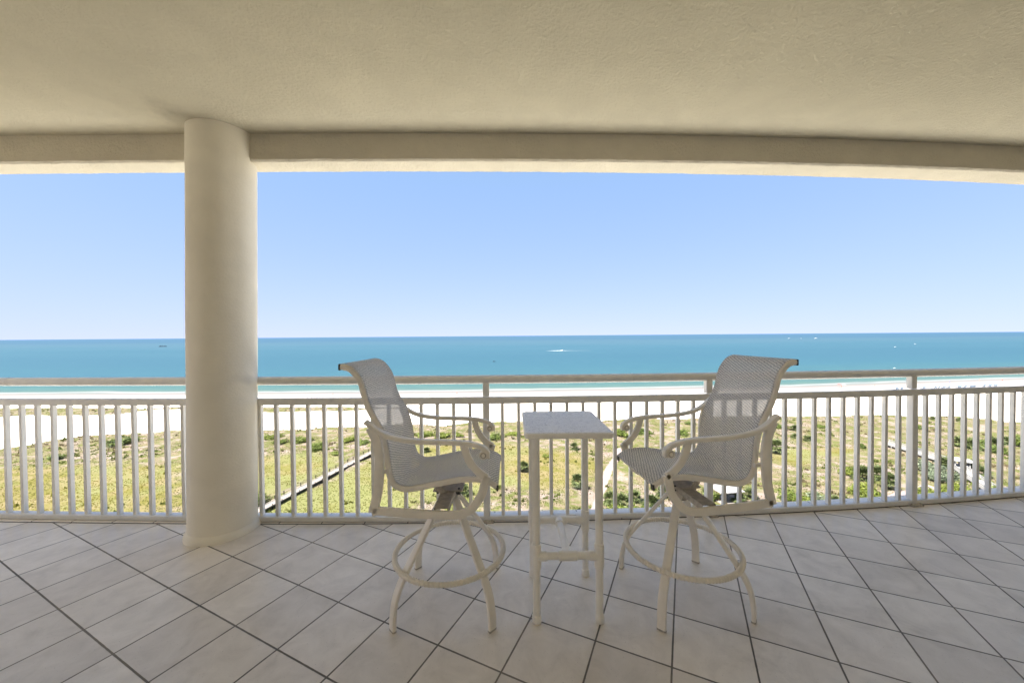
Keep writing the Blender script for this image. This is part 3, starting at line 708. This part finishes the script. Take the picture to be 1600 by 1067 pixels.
PL = [
 ('s', 192, 692, 2.6, 7.6, 'large round dark green shrub standing alone left of the column near the dune edge'),
 ('s', 87, 716, 1.7, 4.2, 'small dark green shrub far left on tan dune, left of the large round shrub'),
 ('l', 425, 684, 1.6, 6.0, 'low bright green shrub at the dune edge just right of the column'),
 ('l', 437, 693, 1.5, 5.0, 'bright green shrub just nearer than the one beside the column'),
 ('l', 472, 690, 2.0, 6.5, 'yellow green shrub at the dune edge, biggest of those right of the column'),
 ('s', 495, 701, 2.0, 6.0, 'olive shrub on pale sand behind the middle of the straight boardwalk'),
 ('l', 523, 711, 1.2, 3.0, 'lone small green clump on pink sand just behind the straight boardwalk'),
 ('l', 545, 690, 1.5, 5.0, 'bright green shrub behind the far end of the straight boardwalk'),
 ('s', 566, 694, 1.8, 4.6, 'darker green shrub seen between balusters beside the back of the left stool'),
 ('s', 407, 789, 3.2, 3.6, 'dark green bush touching the right side of the column where the boardwalk starts'),
 ('p', 592, 712, 3.2, 2.2, 'slim dark palm seen just behind the back strap of the left stool'),
 ('l', 664, 682, 1.8, 5.5, 'bright green shrub at dune edge under the far arm of the left stool, leftmost there'),
 ('l', 690, 684, 2.0, 5.5, 'bright green shrub with dark shade under the far arm of the left stool, middle one'),
 ('l', 716, 683, 1.4, 4.0, 'small green shrub under the far arm of the left stool, rightmost there'),
 ('p', 666, 707, 2.0, 2.4, 'small spiky palm just above the seat of the left stool'),
 ('s', 771, 684, 2.6, 5.0, 'dense green shrub just right of the first railing post at dune edge'),
 ('l', 800, 678, 1.3, 5.0, 'low green shrub at dune edge between first railing post and table'),
 ('p', 818, 735, 3.6, 2.8, 'spiky palm in the meadow just left of the table legs'),
 ('p', 722, 773, 2.2, 4.4, 'rosette like low palm under the seat of the left stool'),
 ('p', 897, 702, 3.0, 3.0, 'small palm on the dune framed between the rear table leg and a baluster'),
 ('p', 903, 763, 4.2, 3.2, 'fan palm in the meadow seen through the table legs'),
 ('l', 853, 714, 1.0, 2.2, 'tiny grey green tuft in the meadow directly under the tabletop'),
 ('l', 970, 681, 2.6, 6.0, 'bright lime shrub at dune edge between the table and the right stool'),
 ('s', 1003, 676, 1.8, 6.0, 'low olive shrub at dune edge beneath the far arm of the right stool'),
 ('s', 1065, 679, 2.2, 5.0, 'rounded olive shrub at dune edge left of the back of the right stool'),
 ('s', 1078, 664, 1.6, 3.6, 'small dark shrub on the crest of the dune left of the right stool back'),
 ('p', 952, 788, 3.8, 3.4, 'palm at the left end of the clump between table and right stool'),
 ('p', 972, 798, 4.4, 3.6, 'dark palm in the centre of the clump between table and right stool'),
 ('p', 990, 783, 3.6, 3.2, 'palm at the back of the clump between table and right stool'),
 ('p', 1018, 796, 4.2, 3.8, 'pale green palm seen below the front edge of the right stool'),
 ('p', 1036, 774, 3.2, 3.0, 'smaller palm beside the front frame of the right stool'),
 ('l', 962, 806, 2.0, 4.5, 'lime shrub in front of the palm clump right of the table'),
 ('l', 1000, 806, 2.2, 4.5, 'lime shrub low beside the bottom rail left of the right stool'),
 ('s', 1112, 782, 2.4, 3.0, 'small yellow green shrub in front of the white pavilion'),
 ('p', 1150, 784, 3.4, 3.0, 'fan palm partly covering the right side of the white pavilion'),
 ('p', 1172, 780, 3.2, 3.0, 'palm with dry brown fronds right of the white pavilion'),
 ('p', 1213, 707, 5.6, 4.4, 'tall palm with deep shade beneath beside the arm of the right stool'),
 ('s', 1220, 668, 2.0, 4.0, 'shrub on the dune crest right of the back of the right stool'),
 ('p', 1241, 671, 3.2, 3.6, 'palm on the dune crest nearest the right stool'),
 ('p', 1242, 684, 2.4, 2.6, 'small palm below the dune crest, left of its pair'),
 ('p', 1262, 688, 2.8, 3.0, 'small palm below the dune crest, right of its pair'),
 ('s', 1282, 668, 1.2, 3.6, 'low shrub on the dune crest, right of the crest palm'),
 ('l', 1239, 782, 2.4, 4.2, 'bright green shrub low beside the back frame of the right stool'),
 ('l', 1260, 792, 2.8, 4.4, 'bright green shrub near the bottom rail, second from the right stool'),
 ('g', 1280, 790, 2.8, 4.2, 'grey green shrub near the bottom rail, third from the right stool'),
 ('p', 1304, 786, 2.0, 2.4, 'small dark palm near the bottom rail, left of the lime shrubs'),
 ('l', 1327, 744, 2.2, 3.8, 'lone rounded lime shrub left of the tall palm group'),
 ('p', 1347, 752, 4.8, 4.2, 'leftmost tall palm of the group left of the third railing post'),
 ('p', 1370, 748, 4.6, 4.2, 'middle tall palm of the group left of the third railing post'),
 ('p', 1389, 765, 4.8, 3.6, 'tall palm with bare dark trunk close left of the third railing post'),
 ('l', 1347, 772, 3.0, 4.6, 'lime shrub under the leftmost tall palm of the group'),
 ('l', 1368, 785, 3.4, 4.6, 'lime shrub under the middle tall palm of the group'),
 ('l', 1388, 788, 2.2, 3.4, 'lime shrub at the foot of the bare trunked palm'),
 ('s', 1346, 700, 1.6, 2.4, 'small dark shrub with a short shadow on the dune slope left of third post'),
 ('p', 1408, 789, 2.6, 3.0, 'dark low palm directly left of the third railing post'),
 ('p', 1438, 710, 2.4, 2.8, 'small palm right of the third railing post beside the white boardwalk'),
 ('g', 1438, 730, 2.6, 4.2, 'silvery shrub right of the third railing post under the boardwalk'),
 ('g', 1456, 740, 3.0, 5.0, 'largest silvery shrub below the boardwalk bend'),
 ('g', 1458, 752, 2.4, 4.2, 'pale silvery shrub nearest the sandy trail'),
 ('g', 1479, 752, 2.6, 4.2, 'silvery shrub left of the wide boardwalk ramp'),
 ('l', 1440, 776, 2.2, 3.8, 'lime shrub low beside the third railing post on its right'),
 ('l', 1459, 775, 2.0, 3.4, 'lime shrub low, second to the right of the third railing post'),
 ('l', 1479, 772, 2.0, 3.4, 'lime shrub low, third to the right of the third railing post'),
 ('l', 1499, 768, 2.4, 3.8, 'yellow green shrub below the boardwalk shelter'),
 ('p', 1477, 732, 4.0, 3.6, 'palm left of the boardwalk shelter'),
 ('p', 1519, 733, 3.4, 3.4, 'palm right behind the boardwalk shelter'),
 ('p', 1537, 746, 3.6, 3.2, 'palm beside the lower boardwalk ramp'),
 ('l', 1539, 755, 1.8, 2.8, 'green shrub tucked against the lower boardwalk ramp'),
 ('p', 1500, 699, 4.6, 4.4, 'palm at the left of the palm row below the right dune edge'),
 ('p', 1517, 702, 4.8, 4.6, 'second palm of the row below the right dune edge'),
 ('s', 1539, 701, 3.4, 4.4, 'dark shrub in the middle of the palm row below the right dune edge'),
 ('p', 1557, 700, 4.6, 4.2, 'third palm of the row below the right dune edge'),
 ('p', 1577, 694, 3.8, 3.8, 'palm with black shade beneath near the right end of the row'),
 ('s', 1596, 698, 5.0, 4.6, 'big dense green shrub at the right edge of the view'),
 ('s', 1558, 707, 2.2, 4.4, 'green shrub in front of the third palm of the row'),
 ('p', 1501, 658, 2.6, 2.8, 'lone little palm on the dune edge against white sand at right'),
 ('p', 1458, 655, 1.4, 2.2, 'tiny palm on the dune edge right of the third railing post'),
 ('s', 1435, 668, 1.4, 3.6, 'small shrub on the dune slope behind the third railing post'),
 ('s', 1557, 775, 2.2, 3.4, 'green shrub at the bottom end of the boardwalk ramp'),
]
for q in PL: plant(*q)

# ground cover nobody could count: grass tufts and low scrub spread over the dunes
def cover(n, hlo, hhi, wlo, name, cols, thr, seed, shrubby=False):
    r = np.random.default_rng(seed); n0 = n*5
    yy = 66+(r.random(n0)**1.25)*150; xx = (r.random(n0)*2-1)*(yy*1.52+8)
    vg, md, pt, sh_ = masks(xx, yy); dn = fbm(xx, yy, 7, 90)
    ok = (vg*(1-pt) > .5) & (dn > thr(md)) & (r.random(n0) < .9); xx = xx[ok][:n]; yy = yy[ok][:n]; md = md[ok][:n]; dn = dn[ok][:n]; n = len(xx)
    z = G+gheight(xx, yy); K = 5; vs = np.zeros((n, K, 3, 3)); cl = np.zeros((n, K*3, 4)); ci = r.random(n); gsel = fbm(xx, yy, 9, 120)
    for k in range(K):
        a = r.random(n)*6.283; h = hlo+(hhi-hlo)*r.random(n)*(1-md*.35); w_ = wlo*(.6+r.random(n)*.8); off = r.random(n)*w_*1.2; b = r.random(n)*6.283; lean = h*.6*r.random(n)
        cx = xx+off*np.cos(b); cy = yy+off*np.sin(b)
        vs[:, k, 0] = np.stack([cx-np.cos(a)*w_, cy-np.sin(a)*w_, z-.05], 1); vs[:, k, 1] = np.stack([cx+np.cos(a)*w_, cy+np.sin(a)*w_, z-.05], 1)
        vs[:, k, 2] = np.stack([cx+np.cos(b)*lean, cy+np.sin(b)*lean, z+h], 1)
    C = np.array(cols); straw, grn, mdw, mdg = C
    t_ = np.clip((gsel-.46)/.1, 0, 1)[:, None]; base_ = straw*(1-t_)+grn*t_; m_ = np.clip((fbm(xx, yy, 16, 140)-.45)/.12, 0, 1)[:, None]; mm = mdw*(1-m_)+mdg*m_
    c3 = base_*(1-md[:, None])+mm*md[:, None]; c3 = c3*(1.2+.5*ci[:, None]); cl[:, :, :3] = c3[:, None, :]; cl[:, :, 3] = 1
    me = bpy.data.meshes.new(name); V = vs.reshape(-1, 3); me.from_pydata(V.tolist(), [], np.arange(len(V)).reshape(-1, 3).tolist()); me.materials.append(M_tuft)
    a_ = me.color_attributes.new('tint', 'FLOAT_COLOR', 'POINT'); a_.data.foreach_set('color', cl.reshape(-1).astype(np.float32))
    o = bpy.data.objects.new(name, me); scene.collection.objects.link(o); return tag(o, kind='stuff', cat='grass', label='tufts of dry and green grass scattered all over the dunes')
cover(60000, .10, .28, .06, 'dune_grass', [(.16, .135, .08), (.085, .095, .03), (.14, .125, .025), (.12, .13, .04)], lambda md: .40-.1*md, 5)
o = cover(1500, .35, .75, .34, 'low_scrub', [(.10, .08, .045), (.06, .075, .018), (.10, .098, .018), (.085, .095, .025)], lambda md: .56+.10*md, 6)
o['label'] = 'knee high scrub growing in uneven patches between the dune grass'; o['category'] = 'scrub'

# ------------------------------------------------------------------ boardwalks and shelters
M_plank = mat_plain('weathered_planks', (.20, .18, .155), .85, .2, 5); M_pw = mat_plain('white_painted_timber', (.26, .255, .245), .6, .05, 3)
M_pile = mat_plain('dark_piles', (.03, .025, .02), .9, .3, 6); M_green = mat_plain('weathered_handrail', (.115, .11, .06), .8, .2, 4)
def walkway(name, label, P, width, zd, mat_deck, mat_rail, rail_h, step, rail_sides=(1,), picket=False):
    P = [Vector((p[0], p[1], 0)) for p in P]; root = empty(name, (P[0].x, P[0].y, G)); tag(root, label, 'boardwalk', 'boardwalks through the dunes'); o0 = P[0].copy()
    P = [p-o0 for p in P]; m = MB(); fa = MB(); rl_ = MB(); cnt = 0
    for a, b in zip(P[:-1], P[1:]):
        d = (b-a); L_ = d.length; d.normalize(); s = Vector((-d.y, d.x, 0)); ang = math.atan2(d.y, d.x); k = 0.
        while k < L_:
            c = a+d*(k+.09); m.box((c.x, c.y, zd), (.165, width, .05), rz=ang); k += .19
        for sg in (-1, 1):
            c = (a+b)/2+s*sg*(width/2-.04); fa.box((c.x, c.y, zd-.12), (L_, .06, .17), rz=ang)
        for sg in rail_sides:
            c = (a+b)/2+s*sg*(width/2-.03)
            rl_.box((c.x, c.y, zd+rail_h), (L_+.05, .12, .05), rz=ang); rl_.box((c.x, c.y, zd+rail_h*.5), (L_, .04, .09), rz=ang)
            if picket:
                k = 0.
                while k < L_: c = a+d*k+s*sg*(width/2-.03); rl_.box((c.x, c.y, zd+rail_h*.52), (.05, .04, rail_h*.9), rz=ang); k += .22
        k = .3
        while k < L_:
            for sg in (-1, 1):
                if cnt > 96: break
                c = a+d*k+s*sg*(width/2-.10); q = MB(); top = zd+(rail_h if sg in rail_sides else .22); q.box((c.x, c.y, (top-.6)/2), (.13, .13, top+.6), rz=ang); q.build('post', M_pile if not picket else mat_rail, root); cnt += 1
            k += step
    m.build('deck', mat_deck, root); fa.build('deck_beam', mat_deck, root); rl_.build('handrail', mat_rail, root)
walkway('boardwalk', 'long straight grey boardwalk crossing the meadow from the column towards the left stool', W([(385, 806), (594, 699)], G+.9), 2.0, .9, M_plank, M_green, .85, 2.3, (1, -1) if False else (1,))
walkway('boardwalk', 'white railed boardwalk zigzagging down through the palms at the right', W([(1383, 692), (1424, 704), (1450, 713), (1488, 724), (1512, 742), (1562, 776)], G+.9), 2.2, 1.0, M_pw, M_pw, 1.0, 2.6, (1, -1), True)
def shelter(name, label, u, v_, sx_, sy_, h, rz, rise):
    p = GP(u, v_); root = empty(name, (p.x, p.y, gz(p.x, p.y)), rz); tag(root, label, 'pavilion', 'white beach shelters')
    m = MB(); m.box((0, 0, .1), (sx_, sy_, .24)); m.build('floor_slab', M_plank, root)
    for a in (-1, 1):
        for b in (-1, 1): q = MB(); q.box((a*(sx_/2-.2), b*(sy_/2-.2), h/2+.1), (.18, .18, h)); q.build('post', M_pw, root)
    o = .45; X_, Y_ = sx_/2+o, sy_/2+o; r_ = MB(); r_.add([(-X_, -Y_, h), (X_, -Y_, h), (X_, Y_, h), (-X_, Y_, h), (-X_, -Y_, h+.16), (X_, -Y_, h+.16), (X_, Y_, h+.16), (-X_, Y_, h+.16), (-sx_*.2, 0, h+rise), (sx_*.2, 0, h+rise)],
        [(3, 2, 1, 0), (0, 1, 5, 4), (1, 2, 6, 5), (2, 3, 7, 6), (3, 0, 4, 7), (4, 5, 9, 8), (5, 6, 9), (6, 7, 8, 9), (7, 4, 8)]); r_.build('roof', M_pw, root)
    q = MB(); q.box((-sx_*.1, sy_*.2, .55), (sx_*.5, .4, .5)); q.box((sx_*.25, -.1, .75), (.9, .8, 1.3)); q.build('bench', M_pw, root)
shelter('pavilion', 'white roofed pavilion half hidden under the seat of the right stool', 1134, 783, 4.4, 3.4, 2.5, R(8), .9)
shelter('pavilion', 'little white roofed shelter standing on the zigzag boardwalk at right', 1502, 735, 2.8, 2.4, 2.4, R(-40), .7)

# ------------------------------------------------------------------ people and furniture on the beach
M_skin = mat_plain('skin', (.35, .21, .14), .6, .1); CL = {'dark': mat_plain('dark_cloth', (.03, .035, .05), .9), 'red': mat_plain('red_cloth', (.45, .06, .05), .9), 'blue': mat_plain('blue_cloth', (.06, .14, .33), .9), 'grey': mat_plain('grey_cloth', (.22, .22, .23), .9)}
def person_mesh(seat=False, name='person'):
    V = [(0, 0, .95), (0, 0, 1.15), (0, 0, 1.38), (0, 0, 1.47), (0, .0, 1.62), (0, 0, 1.70),
         (.09, 0, .90), (.10, .03, .50), (.11, 0, .07), (.11, -.12, .04), (-.09, 0, .90), (-.12, -.12, .50), (-.13, .06, .08), (-.13, -.06, .04),
         (.18, 0, 1.36), (.23, .02, 1.10), (.25, -.10, .86), (-.18, 0, 1.36), (-.25, .02, 1.10), (-.22, -.12, .88)]
    E_ = [(0, 1), (1, 2), (2, 3), (3, 4), (4, 5), (0, 6), (6, 7), (7, 8), (8, 9), (0, 10), (10, 11), (11, 12), (12, 13), (2, 14), (14, 15), (15, 16), (2, 17), (17, 18), (18, 19)]
    rad = [.14, .13, .15, .055, .095, .08, .09, .06, .04, .03, .09, .06, .04, .03, .055, .042, .03, .055, .042, .03]
    me = bpy.data.meshes.new(name); me.from_pydata(V, E_, []); me.update(); return me, rad
def person(u, v_, cloth, label, rz=0, lift=0):
    p = GP(u, v_); me, rad = person_mesh(); me.materials.append(M_skin); o = bpy.data.objects.new('person', me); scene.collection.objects.link(o)
    o.location = (p.x, p.y, gz(p.x, p.y)+lift); o.rotation_euler.z = rz; md = o.modifiers.new('skin', 'SKIN')
    if not me.skin_vertices:
        bm_ = bmesh.new(); bm_.from_mesh(me); bm_.verts.layers.skin.verify(); bm_.to_mesh(me); bm_.free()
    for i, r_ in enumerate(rad): me.skin_vertices[0].data[i].radius = (r_, r_*.8)
    me.skin_vertices[0].data[0].use_root = True; o.modifiers.new('sub', 'SUBSURF').levels = 1
    tag(o, label, 'person', 'people on the beach')
    c = MB(); c.tube([(0, 0, .70), (0, 0, .92), (0, 0, 1.08), (0, 0, 1.40)], [.17, .165, .15, .19], 10); c.build('clothing', CL[cloth], o, True)
PE = [(480, 622, 'dark', 'dark clothed person leftmost of the walkers right of the column, by the wet sand'), (487, 621.5, 'red', 'person in red among walkers right of the column, second from left'), (494, 621, 'blue', 'person in blue among the walkers right of the column, rightmost'),
      (520, 618.5, 'grey', 'person in grey walking alone near the left stool back'), (671, 620, 'dark', 'dark clothed person standing between left stool back and first post, leftmost'), (676, 620, 'grey', 'person in grey beside the leftmost dark one before the first post'),
      (708, 619.5, 'dark', 'dark clothed person standing lower of two just left of the first post'), (714, 616.5, 'red', 'person in red nearest the water just left of the first post'), (811, 616, 'grey', 'person in grey on wet sand above the table'),
      (1367, 605, 'dark', 'dark clothed person on white sand left of the third post'), (1484, 598.5, 'blue', 'person in blue near the water right of the third post'), (1530, 595, 'grey', 'person in grey by the water above the loungers'), (1566, 596, 'red', 'person in red by the water near the right edge'), (1315, 606, 'red', 'person in red beside the small beach umbrella')]
for q in PE: person(q[0], q[1], q[2], q[3], rz=random.uniform(0, 6))
M_blue = mat_plain('blue_canvas', (.075, .10, .13), .8)
def cabana():
    root = empty('beach_cabana'); tag(root, 'x', 'beach cabana', 'row of blue beach cabanas')
    v = []; f = []; n = 8
    for i in range(n+1):
        a = R(10+100*i/n)
        for sx_ in (-.95, .95): v.append((sx_, .7*math.cos(a)+.2, 1.25*math.sin(a)+.2))
    for i in range(n): f.append((2*i, 2*i+1, 2*i+3, 2*i+2))
    k = len(v); f.append(tuple(range(0, k, 2))); f.append(tuple(range(1, k, 2)))
    mobj('canopy', v, f, M_blue, root)
    for sx_ in (-.45, .45): m = MB(); m.box((sx_, -.6, .3), (.62, 1.7, .08)); m.box((sx_, .3, .5), (.62, .08, .5)); m.box((sx_, -1.2, .13), (.5, .06, .27)); m.box((sx_, 0, .13), (.5, .06, .27)); m.build('lounger', M_pw if False else M_blue, root)
    return root
cab = None
CB = [(1400, 608.6, 'leftmost'), (1408, 608.3, 'second from left'), (1443, 607.2, 'third from left'), (1460, 606.6, 'fourth from left'), (1466, 606.4, 'fifth from left'), (1474, 606.2, 'sixth from left'), (1482, 605.8, 'seventh from left'),
      (1499, 605.2, 'eighth from left'), (1507, 605, 'ninth from left'), (1517, 604.6, 'tenth from left'), (1522, 604.4, 'eleventh from left'), (1537, 603.9, 'third from right'), (1546, 603.5, 'second from right'), (1555, 603.2, 'rightmost')]
for u, v_, wz in CB:
    c = cabana() if cab is None else copy_tree(cab); cab = cab or c; p = GP(u, v_); c.location = (p.x, p.y, gz(p.x, p.y)); c.rotation_euler.z = random.uniform(2.7, 3.5); c['label'] = 'blue beach cabana with loungers, %s of the row' % wz
def umbrella(u, v_, label, mt):
    p = GP(u, v_); root = empty('beach_umbrella', (p.x, p.y, gz(p.x, p.y))); tag(root, label, 'umbrella'); m = MB(); m.tube([(0, 0, 0), (0, 0, 2.3)], .03, 6); m.build('pole', M_pw, root)
    v = [(0, 0, 2.5)]+[(1.2*math.cos(k*math.pi/4), 1.2*math.sin(k*math.pi/4), 2.05) for k in range(8)]+[(0, 0, 2.44)]; f = [(0, 1+k, 1+(k+1) % 8) for k in range(8)]+[(9, 1+(k+1) % 8, 1+k) for k in range(8)]; mobj('canopy', v, f, mt, root)
umbrella(1311, 605.5, 'small red beach umbrella on white sand right of the right stool', CL['red'])
umbrella(1319, 606.2, 'small grey beach umbrella beside the red one right of the right stool', CL['grey'])
def bench_like(u, v_, label, L_=3.5):
    p = GP(u, v_); root = empty('wooden_barrier', (p.x, p.y, gz(p.x, p.y)), .1); tag(root, label, 'barrier', 'small wooden barriers on the open sand'); m = MB(); m.box((0, 0, .8), (L_, .1, .12)); m.box((0, 0, .45), (L_, .08, .1)); m.build('rail', M_pile, root)
    for s in (-1, 0, 1): m = MB(); m.box((s*L_*.45, 0, .45), (.12, .12, .95)); m.build('post', M_pile, root)
bench_like(1519, 623.5, 'low dark barrier standing alone on white sand right of the third post'); bench_like(1574, 620.5, 'low dark barrier nearest the right edge of the view')

# ------------------------------------------------------------------ boats
M_boat = mat_plain('white_hull', (.5, .5, .5), .35); M_ship = mat_plain('dark_hull', (.045, .06, .075), .5)
def boat(u, v_, L_, label, dark=False, rz=0.1, barge=False):
    p = GP(u, v_, WL); root = empty('motor_boat' if not barge else 'barge', (p.x, p.y, WL), rz); tag(root, label, 'boat', None if barge else 'boats out at sea'); m = MB(); hb = L_*.16; hh = L_*.12 if not barge else L_*.05
    st_ = [(-.5, .9), (-.2, 1), (.15, .95), (.38, .55), (.5, .03)]; vs = []
    for t_, k in st_: vs += [(t_*L_, -hb*k, hh*(1+.3*(t_ > .3))), (t_*L_, -hb*k*.6, -.3), (t_*L_, hb*k*.6, -.3), (t_*L_, hb*k, hh*(1+.3*(t_ > .3)))]
    fs_ = [(i*4+j, i*4+(j+1) % 4, (i+1)*4+(j+1) % 4, (i+1)*4+j) for i in range(4) for j in range(4)]+[(0, 1, 2, 3), (19, 18, 17, 16)]; m.add(vs, fs_); m.build('hull', M_ship if dark else M_boat, root)
    c = MB(); c.box((-.08*L_ if not barge else -.36*L_, 0, hh*1.6), (.3*L_ if not barge else .12*L_, hb*1.1, hh*1.3)); c.build('cabin', M_ship if dark else M_boat, root)
    if barge:
        c = MB()
        for k in (-.3, -.05, .2): c.tube([(k*L_, 0, hh), (k*L_, 0, hh+L_*.14)], .4, 6)
        c.box((.05*L_, 0, hh*1.3), (.5*L_, hb*1.2, hh)); c.build('deck_gear', M_ship, root)
boat(255, 541.6, 32, 'low dark work barge on the horizon water left of the column', True, .05, True)
boat(878, 548, 8, 'white speedboat trailing a long white wake above the table', False, math.pi)
boat(772, 565, 4, 'tiny dark dinghy alone on the water above the first railing post', True, .5)
boat(1233, 529, 15, 'white yacht near the horizon, leftmost of the row of three'); boat(1252, 529, 10, 'white yacht near the horizon, middle of the row of three'); boat(1275, 529, 19, 'white yacht near the horizon, rightmost and largest of the row of three')
boat(1399, 542.5, 5, 'small white motor boat in mid water directly above the third railing post'); boat(1430, 537.5, 5, 'small white motor boat furthest right on the water'); boat(1398, 575.5, 2.5, 'very small white boat close to the handrail above the third post')
# foam the speedboat leaves behind it
p = GP(872, 548, WL+.05); vs = []; fs = []; nn = 40; r = random.Random(3)
for i in range(nn+1):
    t_ = i/nn; xx = p.x-28+t_*105; wd = (3.4*math.exp(-((t_-.25)/.16)**2)+1.3*(1-t_)+.15)*r.uniform(.7, 1.3)*min(1, t_*6+.1)
    vs += [(xx, p.y-wd, WL+.10), (xx, p.y, WL+.10+wd*.12), (xx, p.y+wd, WL+.10)]
for i in range(nn): fs += [(3*i, 3*i+3, 3*i+4, 3*i+1), (3*i+1, 3*i+4, 3*i+5, 3*i+2)]
tag(mobj('wake', vs, fs, mat_plain('sea_foam', (.35, .36, .36), .8)), kind='structure')
